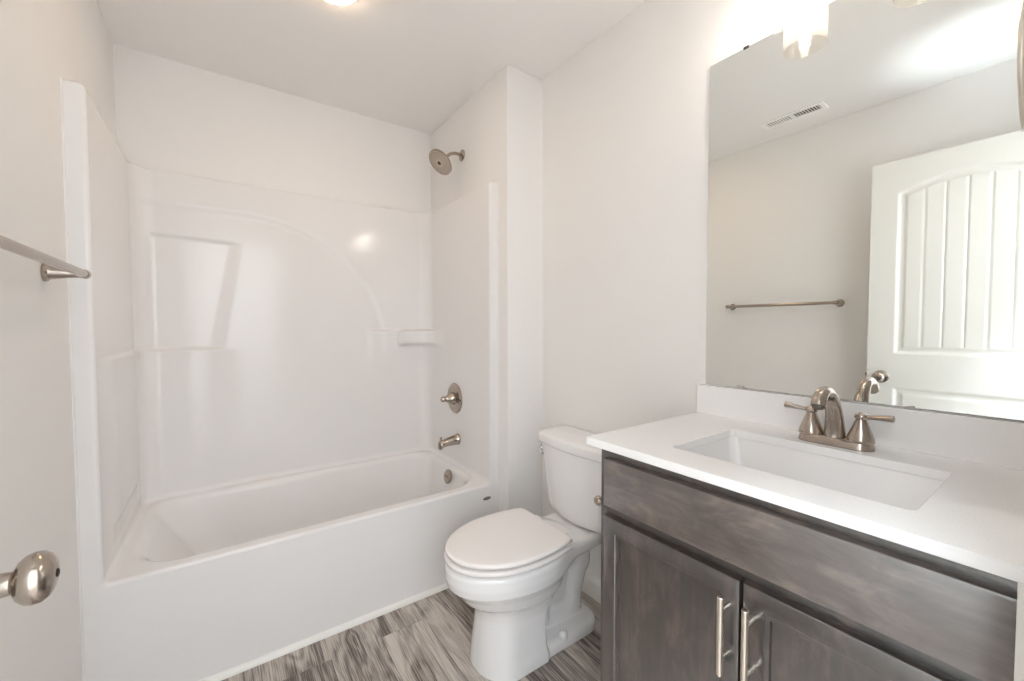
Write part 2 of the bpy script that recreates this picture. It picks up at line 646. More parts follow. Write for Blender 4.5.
# ------------------------------------------------------------------ open door with arched plank panel
def make_door():
    W, H, xf, th = 0.712, 2.055, 0.135, 0.035
    y0, z0 = 0.004, 0.012
    h = 0.005
    ys = np.arange(0, W + 1e-6, h)
    ys[-1] = W
    zs = np.arange(0, H + 1e-6, h)
    zs[-1] = H
    Yg, Zg = np.meshgrid(ys, zs, indexing='ij')

    def panel(lo, hi, arch, planks=True):
        cx, hw = (0.107 + 0.605) / 2, (0.605 - 0.107) / 2
        top = hi + arch * (1 - ((Yg - cx) / hw) ** 2)
        d = np.maximum(np.abs(Yg - cx) - hw, np.maximum(lo - Zg, Zg - top))
        prof = -0.009 * sstep(0.0, -0.016, d) + 0.005 * sstep(-0.026, -0.040, d)
        g = np.zeros_like(d)
        for k in range(-3, 4):
            g = np.maximum(g, np.clip(1 - np.abs(Yg - cx - 0.0735 * k) / 0.0055, 0, 1))
        return prof - 0.004 * planks * g * sstep(-0.036, -0.046, d)
    D = panel(1.05, 1.885, 0.06) + panel(0.23, 0.875, 0.0, False)
    n0, n1 = D.shape
    bm = bmesh.new()
    F = [[bm.verts.new((xf + D[i, j], y0 + ys[i], z0 + zs[j])) for j in range(n1)] for i in range(n0)]
    for i in range(n0 - 1):
        for j in range(n1 - 1):
            bm.faces.new((F[i][j], F[i + 1][j], F[i + 1][j + 1], F[i][j + 1]))
    per = [F[i][0] for i in range(n0)] + [F[-1][j] for j in range(1, n1)] + [F[i][-1] for i in range(n0 - 2, -1, -1)] + [F[0][j] for j in range(n1 - 2, 0, -1)]
    back = [bm.verts.new((xf - th, v.co.y, v.co.z)) for v in per]
    for i in range(len(per)):
        k = (i + 1) % len(per)
        bm.faces.new((per[i], back[i], back[k], per[k]))
    bm.faces.new(back)
    o = obj('door_1', bm, M_trim, None, angle=50)
    o['kind'] = 'structure'
    o['label'] = 'open white door with arched plank panel, seen in the mirror'
    for sgn, nm in ((1, 0), (-1, 1)):
        b = bmesh.new()
        org = (xf if sgn > 0 else xf - th, 0.655, 0.938)
        s = 1.0 if sgn > 0 else 0.72
        lathe(b, [(0.001, -0.001), (0.033, -0.001), (0.033, 0.004), (0.030, 0.008), (0.020, 0.011), (0.0125, 0.013), (0.0115, 0.020), (0.0125, 0.026),
                  (0.0115, 0.036), (0.0145, 0.038), (0.0205, 0.041), (0.0250, 0.046), (0.0268, 0.052), (0.0262, 0.058), (0.0225, 0.0635), (0.016, 0.067), (0.009, 0.0687), (0.0005, 0.0693)] if sgn > 0 else
              [(0.001, -0.001), (0.033, -0.001), (0.033, 0.004), (0.0125, 0.010), (0.0115, 0.024), (0.022, 0.029), (0.0275, 0.038), (0.0265, 0.048), (0.02, 0.057), (0.0005, 0.062)],
              org, (sgn, 0, 0), 40)
        kb = obj('door_knob', b, M_nickel, o)
        kb['label'] = 'satin nickel door knob'
        if sgn > 0:
            b = bmesh.new()
            lathe(b, [(0.001, 0), (0.004, 0), (0.0045, 0.0008), (0.003, 0.0015), (0.0005, 0.0016)], (xf + 0.0689, 0.655, 0.938), (1, 0, 0), 16)
            obj('lock_button', b, M_dark, kb)
    b = bmesh.new()
    box(b, xf - th + 0.006, xf - 0.006, y0 + W, y0 + W + 0.0015, 0.915, 0.975)
    box(b, xf - th + 0.012, xf - 0.012, y0 + W + 0.0015, y0 + W + 0.009, 0.935, 0.955)
    obj('latch_plate', b, M_nickel, o)
    for z in (0.25, 1.05, 1.83):
        b = bmesh.new()
        lathe(b, [(0.0005, 0), (0.006, 0), (0.006, 0.09), (0.0005, 0.09)], (xf + 0.004, y0 - 0.003, z), (0, 0, 1), 12)
        obj('hinge', b, M_nickel, o)
    return o


make_door()

# ------------------------------------------------------------------ one-piece tub and surround
ZR, ZT = 0.428, 1.915
XL, XR, YP = 0.050, 1.434, 2.455


def delta(x, z):
    """how far the moulded back wall stands forward"""
    d = np.zeros_like(x + z)
    # wide oval recess in the middle of the back wall
    e = np.sqrt(((x - 0.45) / 0.70) ** 2 + ((z - 1.10) / 0.66) ** 2)
    e2 = np.where(x < 0.45, 0, 1)
    out = sstep(0.975, 1.03, np.where(e2 > 0, e, np.abs(z - 1.10) / 0.66)) * sstep(0.95, 1.15, z)
    d = d + 0.010 * out
    # ledge at the left corner, and the recess above it with a slanting right side
    lf = sstep(0.46, 0.24, x)
    low = sstep(1.115, 1.095, z)
    d = d + 0.020 * lf * low
    edge = 0.345 + (z - 1.12) * 0.17
    top = 1.628 - 0.03 * (x - 0.1)
    rec = sstep(edge + 0.035, edge - 0.035, x) * sstep(top + 0.012, top - 0.012, z) * sstep(1.095, 1.115, z)
    d = d - 0.011 * rec * sstep(0.085, 0.11, x)
    # soap shelf at the right corner
    rx = sstep(1.225, 1.26, x)
    d = d + 0.045 * rx * sstep(1.196, 1.180, z) * sstep(1.085, 1.115, z)
    rx2 = sstep(1.05, 1.09, x)
    d = d + 0.014 * rx2 * sstep(1.192, 1.182, z) * sstep(0.9, 1.17, z)
    return d


def tub_sdf(x, y, z):
    outer = np.maximum(rbox2(x, y, 0.0008, XA - 0.0008, YT, YB - 0.001, 0.0005), np.maximum(-z, z - ZT))
    left = 0.008 * sstep(1.115, 1.095, z) * sstep(1.71, 1.95, y)
    rt_ = 0.02 * sstep(1.192, 1.18, z) * sstep(1.08, 1.115, z) * sstep(2.2, 2.4, y)
    cu = rbox2(np.where(x < 0.7, x - left, x + rt_), y + delta(x, z), XL, XR, 0.4, YP, 0.075)
    cu = smax(cu, ZR - z, 0.022)
    t = np.clip((ZR - z) / 0.32, -0.2, 1.2)
    hx0, hx1 = 0.112 + 0.20 * t, 1.392 - 0.075 * t
    hy0, hy1 = 1.782 + 0.055 * t, 2.405 - 0.055 * t
    cb = rbox2(x, y, hx0, hx1, hy0, hy1, 0.13)
    cb = smax(cb, 0.105 - z, 0.10)
    cb = np.maximum(cb, z - ZR - 0.1)
    cav = smin(cu, cb, 0.03)
    return smax(outer, -cav, 0.011)


V, Q, N = surface_nets(tub_sdf, (-0.017, YT - 0.014, -0.014), (XA + 0.017, 2.510, ZT + 0.014), 0.0082)
cz = V[Q][:, :, 2].mean(1)
tub = thing('bathtub', (0.74, 2.1, 0.0), 'white one-piece bathtub and shower surround filling the alcove', 'bathtub')
obj('tub', mesh_from('tub', V, Q[cz <= 0.452], N), M_gel, tub)
obj('surround', mesh_from('surround', V, Q[cz > 0.452], N), M_gel, tub)
# sealant beads where the unit meets the side walls
for xa, sx in ((0.0, 1), (XA, -1)):
    b = bmesh.new()
    sec = [(0, 0.003)] + [(0.0045 * math.sin(a), -0.0045 * math.cos(a)) for a in [PI / 2 * i / 4 for i in range(5)]] + [(0.0045, 0.003)]
    loft(b, [[(xa + sx * (a + 0.0002), YT + 0.0005 + c, z) for a, c in sec] for z in (0.022, ZT)])
    obj('sealant_bead', b, M_gel, tub)
b = bmesh.new()
tb_pts = [(0.003, YT + 0.004, ZT), (0.003, YB - 0.003, ZT), (XA - 0.003, YB - 0.003, ZT), (XA - 0.003, YT + 0.004, ZT)]
for p_, q_ in zip(tb_pts, tb_pts[1:]):
    tube(b, [p_, q_], 0.0028, 8)
obj('sealant_bead', b, M_gel, tub)
# overflow plate on the end of the basin, drain in the floor of it, oval badge on the apron
b = bmesh.new()
lathe(b, [(0.0005, -0.004), (0.037, -0.004), (0.0385, 0.002), (0.037, 0.007), (0.031, 0.011), (0.02, 0.0125), (0.0005, 0.013)], (1.3700, 2.050, 0.377), (-1, 0, 0.22), 36)
ov = obj('overflow_plate', b, M_nickel, tub)
ov['label'] = 'round brushed nickel overflow plate'
b = bmesh.new()
box(b, 1.350, 1.361, 2.038, 2.062, 0.379, 0.385)
obj('overflow_lever', b, M_nickel, ov, bevel=0.002)
b = bmesh.new()
lathe(b, [(0.0005, 0), (0.032, 0), (0.034, 0.002), (0.028, 0.005), (0.024, 0.004), (0.02, 0.012), (0.0005, 0.014)], (1.20, 2.098, 0.104), (0, 0, 1), 28)
dr = obj('drain', b, M_nickel, tub)
dr['label'] = 'brushed nickel tub drain'
b = bmesh.new()
lp = [[(1.413 + 0.023 * s * math.cos(a), YT - d, 0.361 + 0.0085 * s * math.sin(a) ) for a in [2 * PI * i / 32 for i in range(32)]] for s, d in ((1, -0.002), (1, 0.001), (0.9, 0.002), (0.8, 0.002))]
loft(b, lp)
bd = obj('badge', b, M_badge, tub)
bd['label'] = 'small grey oval badge'

# ------------------------------------------------------------------ shower head, valve, spout
sh = thing('showerhead', (XA, 2.069, 2.166), 'round nickel shower head on a bent arm above the surround', 'shower head')
b = bmesh.new()
lathe(b, [(0.0005, -0.001), (0.031, -0.001), (0.031, 0.003), (0.027, 0.008), (0.014, 0.012), (0.0005, 0.012)], (XA, 2.069, 2.166), (-1, 0, 0), 32)
obj('wall_flange', b, M_nickel, sh)
arm = spline([(XA - 0.005, 2.069, 2.166), (XA - 0.045, 2.069, 2.167), (XA - 0.075, 2.069, 2.156), (XA - 0.105, 2.068, 2.128)], 8)
b = bmesh.new()
tube(b, arm, 0.0085, 16)
obj('shower_arm', b, M_nickel, sh)
hd_dir = Vector((-0.70, -0.10, -0.70)).normalized()
hp = Vector((XA - 0.100, 2.068, 2.133))
b = bmesh.new()
lathe(b, [(0.0005, 0.0), (0.012, 0.0), (0.0155, 0.008), (0.0155, 0.018), (0.012, 0.024), (0.02, 0.031), (0.045, 0.038), (0.067, 0.044), (0.0725, 0.050), (0.0725, 0.056), (0.071, 0.060), (0.0005, 0.060)], hp, hd_dir, 48)
head = obj('head', b, M_nickel, sh)
a_, u_, v_ = frame(hd_dir)
b = bmesh.new()
lathe(b, [(0.0005, 0.0595), (0.066, 0.0595), (0.068, 0.0608), (0.062, 0.0622), (0.022, 0.0625), (0.020, 0.0632), (0.0005, 0.0632)], hp, hd_dir, 48)
obj('spray_face', b, mat('spray_face_nickel', lin(205, 194, 182), 0.3, 1.0), head)
b = bmesh.new()
for r, n in ((0.030, 14), (0.041, 20), (0.052, 26), (0.061, 32)):
    for i in range(n):
        t = 2 * PI * i / n + r * 50
        lathe(b, [(0.0005, 0.0615), (0.0029, 0.0615), (0.0019, 0.0648), (0.0005, 0.0651)], hp + (u_ * math.cos(t) + v_ * math.sin(t)) * r, hd_dir, 6)
lathe(b, [(0.0005, 0.063), (0.011, 0.063), (0.010, 0.0655), (0.0005, 0.066)], hp, hd_dir, 20)
nz = obj('nozzles', b, mat('nozzle_dark', lin(60, 50, 44), 0.5), head)
nz['kind'] = 'stuff'

va = thing('shower_valve', (XR, 2.083, 0.804), 'round nickel valve plate with a lever, above the tub spout', 'shower valve')
b = bmesh.new()
lathe(b, [(0.0005, -0.003), (0.085, -0.003), (0.0865, 0.002), (0.083, 0.007), (0.070, 0.011), (0.064, 0.009), (0.038, 0.015), (0.0005, 0.016)], (XR, 2.083, 0.804), (-1, 0, 0), 56)
obj('escutcheon', b, M_nickel, va)
b = bmesh.new()
lathe(b, [(0.0005, 0.010), (0.036, 0.010), (0.036, 0.020), (0.031, 0.032), (0.025, 0.044), (0.019, 0.052), (0.0145, 0.060), (0.013, 0.066), (0.016, 0.070), (0.016, 0.079), (0.012, 0.085), (0.0005, 0.086)], (XR, 2.083, 0.804), (-1, 0, 0), 36)
hv = obj('handle', b, M_nickel, va)
b = bmesh.new()
tube(b, [(XR - 0.03, 2.083, 0.800), (XR - 0.034, 2.058, 0.799), (XR - 0.036, 2.028, 0.797), (XR - 0.037, 2.008, 0.796)], [0.008, 0.0062, 0.007, 0.0045], 14)
obj('lever', b, M_nickel, hv)

sp = thing('tub_spout', (XR, 2.050, 0.577), 'nickel tub spout with a lift knob, below the valve plate', 'tub spout')
b = bmesh.new()
secs = []
for x, zc, ry, rz in ((0.000, 0.577, 0.0295, 0.031), (0.012, 0.577, 0.0295, 0.031), (0.016, 0.5765, 0.0265, 0.028), (0.05, 0.573, 0.0245, 0.0255),
                      (0.085, 0.570, 0.0225, 0.0225), (0.112, 0.566, 0.021, 0.0215), (0.126, 0.560, 0.020, 0.0255), (0.138, 0.558, 0.017, 0.025), (0.144, 0.557, 0.009, 0.018)):
    secs.append([(XR + 0.002 - x * 0.84, 2.050 + ry * math.cos(a), zc + rz * math.sin(a)) for a in [2 * PI * i / 28 for i in range(28)]])
loft(b, secs)
obj('spout_body', b, M_nickel, sp, angle=45)
b = bmesh.new()
lathe(b, [(0.0005, 0), (0.0045, 0), (0.0042, 0.010), (0.0075, 0.013), (0.0078, 0.018), (0.005, 0.022), (0.0005, 0.0225)], (XR - 0.106, 2.050, 0.582), (0, 0, 1), 20)
obj('lift_knob', b, M_nickel, sp)


# ------------------------------------------------------------------ toilet
TY = 1.230


def egg(u, v, uc, af, ab, bw):
    a = np.where(u > uc, af, ab)
    q = np.sqrt(((u - uc) / a) ** 2 + (v / bw) ** 2)
    return (q - 1) * np.minimum(a, bw) * 0.95


def toilet_sdf(u, v, z):
    # bowl: egg plan drawn in towards the pedestal below the rim
    zz = np.array([0.05, 0.12, 0.18, 0.225, 0.258, 0.292, 0.322, 0.35, 0.42])
    ss = np.array([0.42, 0.46, 0.56, 0.70, 0.83, 0.90, 0.985, 1.0, 1.0])
    s = np.interp(z, zz, ss)
    uc = 0.47 - (1 - s) * 0.10
    bowl = egg(u, v, uc, 0.262 * s, 0.235 * s, 0.180 * s)
    bowl = smax(bowl, z - 0.396, 0.02)
    bowl = np.maximum(bowl, 0.08 - z)
    # front pedestal
    uf = 0.632 - 0.11 * z
    hw = 0.113 - 0.04 * z + 0.010 * np.clip(1 - z / 0.22, 0, 1) ** 1.5
    vv = v * 0.11 / hw
    ped = rbox2(u, vv, 0.30, uf, -0.11, 0.11, 0.104)
    ped_back = 0.398 - u
    ped = smax(ped, ped_back, 0.008)
    ped = np.maximum(ped, np.maximum(-z, z - 0.31))
    body = smin(bowl, ped, 0.035)
    # deck under the tank
    dk = rbox2(u, v, 0.018, 0.40, -0.130, 0.130, 0.05)
    dkz = np.maximum(z - 0.394, (0.335 + 0.10 * np.clip(0.2 - u, 0, 0.2)) - z)
    deck = smax(dk, dkz, 0.025)
    body = smin(body, deck, 0.04)
    # foot
    ft = rbox2(u, v, 0.098, 0.60, -0.117, 0.117, 0.085)
    foot = smax(smax(ft, z - 0.042, 0.03), -z, 0.004)
    body = smin(body, foot, 0.02)

    # core and trapway
    core = rbox2(u, v, 0.15, 0.42, -0.018, 0.018, 0.015)
    core = smax(core, z - 0.22, 0.02)

    def cap(a, c, ra, rb):
        au, az = a
        bu, bz = c
        du, dz = bu - au, bz - az
        h = np.clip(((u - au) * du + (z - az) * dz) / (du * du + dz * dz), 0, 1)
        return np.sqrt((u - au - h * du) ** 2 + (z - az - h * dz) ** 2 + (v * 0.95) ** 2) - (ra + (rb - ra) * h)
    trap = smin(cap((0.37, 0.075), (0.24, 0.05), 0.038, 0.040), cap((0.175, 0.05), (0.165, 0.17), 0.042, 0.040), 0.05)
    trap = smin(trap, cap((0.165, 0.17), (0.145, 0.24), 0.040, 0.049), 0.03)
    trap = smin(trap, cap((0.145, 0.24), (0.125, 0.35), 0.049, 0.052), 0.03)
    trap = smin(trap, cap((0.150, 0.275), (0.26, 0.30), 0.045, 0.05), 0.02)
    trap = np.maximum(trap, -z)
    inner = smin(core, trap, 0.015)
    return smin(body, inner, 0.012)


def toilet_world(x, y, z):
    return toilet_sdf(XW - x, y - TY, z)


V, Q, N = surface_nets(toilet_world, (XW - 0.76, TY - 0.21, -0.012), (XW - 0.006, TY + 0.21, 0.41), 0.0062)
toi = thing('toilet', (XW - 0.36, TY, 0.0), 'white two-piece toilet with closed lid beside the dark vanity', 'toilet')
obj('bowl', mesh_from('bowl', V, Q, N), M_porc, toi)


def egg_loop(uc, af, ab, bw, ucut, z, n=72, ins=0.0):
    out = []
    ub = ucut + ins
    for i in range(n):
        t = 2 * PI * i / n
        c, s_ = math.cos(t), math.sin(t)
        a = (af if c > 0 else ab) - ins
        u = uc + a * c
        v = (bw - ins) * (abs(s_) ** 0.96) * (1 if s_ > 0 else -1)
        if u < ub:
            k = (uc - ub) / (uc - u)
            # slide the points along the straight back edge
            v = v * k if abs(v) > 1e-6 else 0.0
            v = max(-10, min(10, v))
            u = ub
        out.append((XW - u, TY + v, z))
    return out


def egg_slab(z0, z1, uc, af, ab, bw, ucut, r, dome=0.0):
    b = bmesh.new()
    L = [egg_loop(uc, af, ab, bw, ucut, z0, ins=r * 0.6), egg_loop(uc, af, ab, bw, ucut, z0 + r * 0.5, ins=r * 0.12), egg_loop(uc, af, ab, bw, ucut, z0 + r)]
    for i in range(6):
        a = PI / 2 * i / 5
        L.append(egg_loop(uc, af, ab, bw, ucut, z1 - r + r * math.sin(a), ins=r * (1 - math.cos(a))))
    for k in (0.03, 0.06, 0.10, 0.14):
        L.append(egg_loop(uc, af, ab, bw, ucut, z1 + dome * (1 - (1 - k / 0.15) ** 2), ins=r + k))
    loft(b, L)
    return b


obj('seat', egg_slab(0.4020, 0.4190, 0.480, 0.253, 0.33, 0.183, 0.312, 0.008), M_seat, toi, angle=60)
obj('seat_lid', egg_slab(0.4250, 0.4430, 0.480, 0.249, 0.33, 0.181, 0.306, 0.010, 0.003), M_seat, toi, angle=60)
for s in (-1, 1):
    b = bmesh.new()
    loft(b, [rrect(XW - 0.314, XW - 0.278, TY + s * 0.075 - 0.022, TY + s * 0.075 + 0.022, 0.008, z) for z in (0.394, 0.418)] +
         [rrect(XW - 0.312, XW - 0.282, TY + s * 0.075 - 0.020, TY + s * 0.075 + 0.020, 0.007, 0.426)])
    obj('seat_hinge', b, M_seat, toi, bevel=0.002)
# tank
b = bmesh.new()
L = []
for z, wv, uf in ((0.398, 0.150, 0.165), (0.402, 0.163, 0.178), (0.412, 0.172, 0.186), (0.44, 0.1775, 0.190), (0.52, 0.188, 0.196), (0.62, 0.200, 0.203), (0.697, 0.208, 0.208)):
    lp = []
    for x, y, zq in rrect(0, 1, 0, 1, 0.001, z, 8):
        pass
    n = 40
    r = 0.055
    # plan: straight back, bowed front with round corners
    pts = [(0.014, -wv + 0.01), (0.024, -wv)]
    for i in range(9):
        a = PI / 2 * i / 8
        pts.append((uf - 0.018 - r + r * math.sin(a), -wv + r - r * math.cos(a)))
    m = 14
    for i in range(1, m):
        v = (-wv + r) + (2 * wv - 2 * r) * i / m
        pts.append((uf - 0.018 * (v / (wv - r)) ** 2, v))
    for i in range(9):
        a = PI / 2 * (1 - i / 8)
        pts.append((uf - 0.018 - r + r * math.sin(a), wv - r + r * math.cos(a)))
    pts += [(0.024, wv), (0.014, wv - 0.01)]
    L.append([(XW - u, TY + v, z) for u, v in pts])
loft(b, L)
obj('tank', b, M_porc, toi, angle=50)


def tank_loop(wv, uf, z, back=0.012, r=0.055):
    pts = [(back, -wv + 0.01), (back + 0.01, -wv)]
    for i in range(9):
        a = PI / 2 * i / 8
        pts.append((uf - 0.018 - r + r * math.sin(a), -wv + r - r * math.cos(a)))
    for i in range(1, 14):
        v = (-wv + r) + (2 * wv - 2 * r) * i / 14
        pts.append((uf - 0.018 * (v / (wv - r)) ** 2, v))
    for i in range(9):
        a = PI / 2 * (1 - i / 8)
        pts.append((uf - 0.018 - r + r * math.sin(a), wv - r + r * math.cos(a)))
    pts += [(back + 0.01, wv), (back, wv - 0.01)]
    return [(XW - u, TY + v, z) for u, v in pts]


b = bmesh.new()
L = [tank_loop(0.211, 0.211, 0.6985, 0.012), tank_loop(0.2165, 0.2165, 0.7025, 0.010), tank_loop(0.218, 0.218, 0.709, 0.009), tank_loop(0.218, 0.218, 0.730, 0.009)]
for i in range(1, 6):
    a = PI / 2 * i / 5
    k = 0.014 * (1 - math.cos(a))
    L.append(tank_loop(0.218 - k, 0.218 - k, 0.730 + 0.014 * math.sin(a), 0.009 + k * 0.5))
L.append(tank_loop(0.17, 0.17, 0.7465, 0.04))
loft(b, L)
obj('tank_lid', b, M_porc, toi, angle=50)
b = bmesh.new()
lathe(b, [(0.0005, -0.006), (0.013, -0.006), (0.0135, 0.004), (0.011, 0.009), (0.0005, 0.010)], (XW - 0.176, TY + 0.186, 0.668), (-0.82, 0.57, 0), 24)
fl_ = obj('flush_lever', b, M_chrome, toi)
fl_['label'] = 'small chrome flush lever'
b = bmesh.new()
tube(b, spline([(XW - 0.176, TY + 0.196, 0.668), (XW - 0.188, TY + 0.196, 0.667), (XW - 0.200, TY + 0.175, 0.664), (XW - 0.212, TY + 0.135, 0.660)], 5), [0.005] * 10 + [0.0058] * 6, 12)
obj('lever_arm', b, M_chrome, fl_)
for s in (-1, 1):
    b = bmesh.new()
    lathe(b, [(0.0005, -0.01), (0.0175, -0.01), (0.0175, 0.008), (0.015, 0.017), (0.009, 0.023), (0.0005, 0.0245)], (XW - 0.302, TY + s * 0.097, 0.033), (0, 0, 1), 24)
    obj('bolt_cap', b, M_porc, toi)

# ------------------------------------------------------------------ vanity cabinet
VY0, VY1 = 0.047, 0.747
XF, XD = 1.176, 1.157
van = thing('vanity_cabinet', (1.43, 0.4, 0.0), 'dark grey-brown stained wood vanity cabinet with two doors', 'cabinet')
b = bmesh.new()
t = 0.016
xb = XW - 0.004
box(b, XF + 0.018, xb, VY1 - t, VY1, 0.0, 0.893)
box(b, XF + 0.018, xb, VY0, VY0 + t, 0.0, 0.893)
box(b, XF + 0.018, xb, VY0 + t, VY1 - t, 0.100, 0.116)
box(b, xb - 0.008, xb, VY0 + t, VY1 - t, 0.116, 0.893)
box(b, XF + 0.075, XF + 0.087, VY0 + t, VY1 - t, 0.0, 0.100)
# face frame
box(b, XF, XF + 0.018, VY1 - 0.040, VY1, 0.100, 0.893)
box(b, XF, XF + 0.018, VY0, VY0 + 0.040, 0.100, 0.893)
box(b, XF, XF + 0.018, VY0 + 0.040, VY1 - 0.040, 0.848, 0.893)
box(b, XF, XF + 0.018, VY0 + 0.040, VY1 - 0.040, 0.700, 0.752)
box(b, XF, XF + 0.018, VY0 + 0.040, VY1 - 0.040, 0.100, 0.140)
box(b, XF, XF + 0.018, 0.3965 - 0.028, 0.3965 + 0.028, 0.140, 0.700)
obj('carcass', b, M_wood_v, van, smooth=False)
# false drawer front
YL, YR = 0.7235, 0.030


def slab_front(bm, y0, y1, z0, z1, x0, x1, e=0.004):
    """slab with an eased front edge; front at x0"""
    lp = []
    for x, k in ((x1, 0), (x0 + e, 0), (x0 + e * 0.3, e * 0.3), (x0, e)):
        lp.append([(x, y0 + k, z0 + k), (x, y1 - k, z0 + k), (x, y1 - k, z1 - k), (x, y0 + k, z1 - k)])
    loft(bm, lp)
    return bm


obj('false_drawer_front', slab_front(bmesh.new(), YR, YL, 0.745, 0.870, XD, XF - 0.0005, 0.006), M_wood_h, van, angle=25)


def shaker(y0, y1, z0, z1):
    """frame with an inner bead and a recessed flat panel, front towards -x"""
    bm = bmesh.new()
    st = 0.050
    e = 0.006
    def rect(x, k):
        return [(x, y0 + k, z0 + k), (x, y1 - k, z0 + k), (x, y1 - k, z1 - k), (x, y0 + k, z1 - k)]
    lp = [rect(XF - 0.0005, 0), rect(XD + e, 0), rect(XD + e * 0.3, e * 0.3), rect(XD, e), rect(XD, st - 0.012), rect(XD + 0.002, st - 0.010),
          rect(XD + 0.0025, st - 0.002), rect(XD + 0.008, st), rect(XD + 0.008, st + 0.001)]
    loft(bm, lp)
    return bm


def bar_pull(parent, y, z0, z1):
    bm = bmesh.new()
    lathe(bm, [(0.0005, 0), (0.0052, 0), (0.006, 0.0008), (0.006, z1 - z0 - 0.0008), (0.0052, z1 - z0), (0.0005, z1 - z0)], (XD - 0.034, y, z0), (0, 0, 1), 20)
    h = obj('handle', bm, M_nickel_lt, parent)
    h['label'] = 'satin nickel bar pull'
    for z in (z0 + 0.029, z1 - 0.029):
        bm = bmesh.new()
        lathe(bm, [(0.0005, -0.002), (0.0045, -0.002), (0.0045, 0.031), (0.0005, 0.031)], (XD, y, z), (-1, 0, 0), 14)
        obj('post', bm, M_nickel_lt, h)


YG = 0.3765
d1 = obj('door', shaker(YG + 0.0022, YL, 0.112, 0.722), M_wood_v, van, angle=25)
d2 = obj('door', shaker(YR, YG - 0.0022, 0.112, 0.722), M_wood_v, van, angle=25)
bar_pull(d1, 0.3975, 0.541, 0.694)
bar_pull(d2, 0.3525, 0.541, 0.694)

# white filler strip closing the gap to the front wall
b = bmesh.new()
box(b, XD - 0.004, XF + 0.02, 0.002, VY0 - 0.0005, 0.0, 0.893)
struct('trim_3', b, M_trim, bevel=0.001, label='narrow white filler strip at the right end of the dark vanity')

# ------------------------------------------------------------------ countertop with undermount sink
HX0, HX1, HY0, HY1 = 1.250, 1.545, 0.157, 0.590
CX0, CX1, CY0, CY1, CZ0, CZ1 = 1.148, XW - 0.001, 0.004, 0.777, 0.8945, 0.915
b = bmesh.new()
n = 6
inner = rrect(HX0, HX1, HY0, HY1, 0.013, 0, n)
# outer ring with one point for every inner point, so that corners meet corners
outer = []
for k, (cx, cy) in enumerate(((CX1, CY1), (CX0, CY1), (CX0, CY0), (CX1, CY0))):
    for i in range(n + 1):
        ix, iy, _ = inner[k * (n + 1) + i]
        ang = i / n
        if k == 0:
            p = (CX1, iy + (CY1 - iy) * min(1, 2 * ang)) if ang < 0.5 else (CX1 + (ix - CX1) * (2 * ang - 1), CY1)
        elif k == 1:
            p = (ix + (CX0 - ix) * min(1, 2 * ang), CY1) if ang < 0.5 else (CX0, CY1 + (iy - CY1) * (2 * ang - 1))
        elif k == 2:
            p = (CX0, iy + (CY0 - iy) * min(1, 2 * ang)) if ang < 0.5 else (CX0 + (ix - CX0) * (2 * ang - 1), CY0)
        else:
            p = (ix + (CX1 - ix) * min(1, 2 * ang), CY0) if ang < 0.5 else (CX1, CY0 + (iy - CY0) * (2 * ang - 1))
        outer.append(p)
rows = []
ez = 0.0015
for lp, z in ((outer, CZ0), (outer, CZ1), ([(x, y) for x, y, _ in inner], CZ1), ([(x, y) for x, y, _ in inner], CZ0)):
    rows.append([b.verts.new((p[0], p[1], z)) for p in lp])
rows.append(rows[0])
m_ = len(outer)
for a, c in zip(rows, rows[1:]):
    for i in range(m_):
        j = (i + 1) % m_
        b.faces.new((a[i], a[j], c[j], c[i]))
bmesh.ops.remove_doubles(b, verts=b.verts, dist=1e-6)
ct = obj('countertop', b, M_quartz, None, bevel=0.0015)
tag(ct, 'white quartz countertop with a rectangular sink cutout on the dark vanity', 'countertop')
b = bmesh.new()
box(b, XW - 0.021, XW - 0.001, CY0, CY1, CZ1, 1.012)
bs = obj('backsplash', b, M_quartz, None, bevel=0.0012)
tag(bs, 'white quartz backsplash strip along the wall below the mirror', 'backsplash')

b = bmesh.new()
L = []
g = 0.004
zt = CZ0 - 0.0005
L.append(rrect(HX0 - 0.02, HX1 + 0.02, HY0 - 0.02, HY1 + 0.02, 0.03, zt - 0.012, n))
L.append(rrect(HX0 - 0.02, HX1 + 0.02, HY0 - 0.02, HY1 + 0.02, 0.03, zt, n))
for k, z in ((-g, zt), (-g + 0.001, zt - 0.003), (0.006, zt - 0.03), (0.017, zt - 0.085), (0.022, zt - 0.105), (0.032, zt - 0.119), (0.048, zt - 0.127), (0.07, zt - 0.130)):
    L.append(rrect(HX0 + k, HX1 - k, HY0 + k, HY1 - k, max(0.022, 0.022 + k * 0.45), z, n))
L.append(rrect(1.375, 1.435, 0.342, 0.402, 0.029, zt - 0.134, n))
# outer shell back up to the flange
L.append(rrect(1.37, 1.44, 0.337, 0.407, 0.033, zt - 0.146, n))
L.append(rrect(HX0 + 0.03, HX1 - 0.03, HY0 + 0.03, HY1 - 0.03, 0.045, zt - 0.140, n))
L.append(rrect(HX0 + 0.003, HX1 - 0.003, HY0 + 0.003, HY1 - 0.003, 0.04, zt - 0.10, n))
L.append(rrect(HX0 - 0.012, HX1 + 0.012, HY0 - 0.012, HY1 + 0.012, 0.03, zt - 0.014, n))
L.append(L[0])
loft(b, L, cap0=False, cap1=False)
bmesh.ops.remove_doubles(b, verts=b.verts, dist=1e-6)
snk = obj('sink', b, M_porc, None, angle=40)
tag(snk, 'white rectangular undermount sink set below the quartz countertop', 'sink')
b = bmesh.new()
lathe(b, [(0.0005, -0.02), (0.026, -0.02), (0.031, 0.001), (0.030, 0.003), (0.022, 0.004), (0.020, 0.002), (0.016, 0.006), (0.0005, 0.007)], (1.405, 0.372, zt - 0.133), (0, 0, 1), 32)
sd = obj('drain', b, M_nickel, snk)
sd['label'] = 'nickel sink drain'

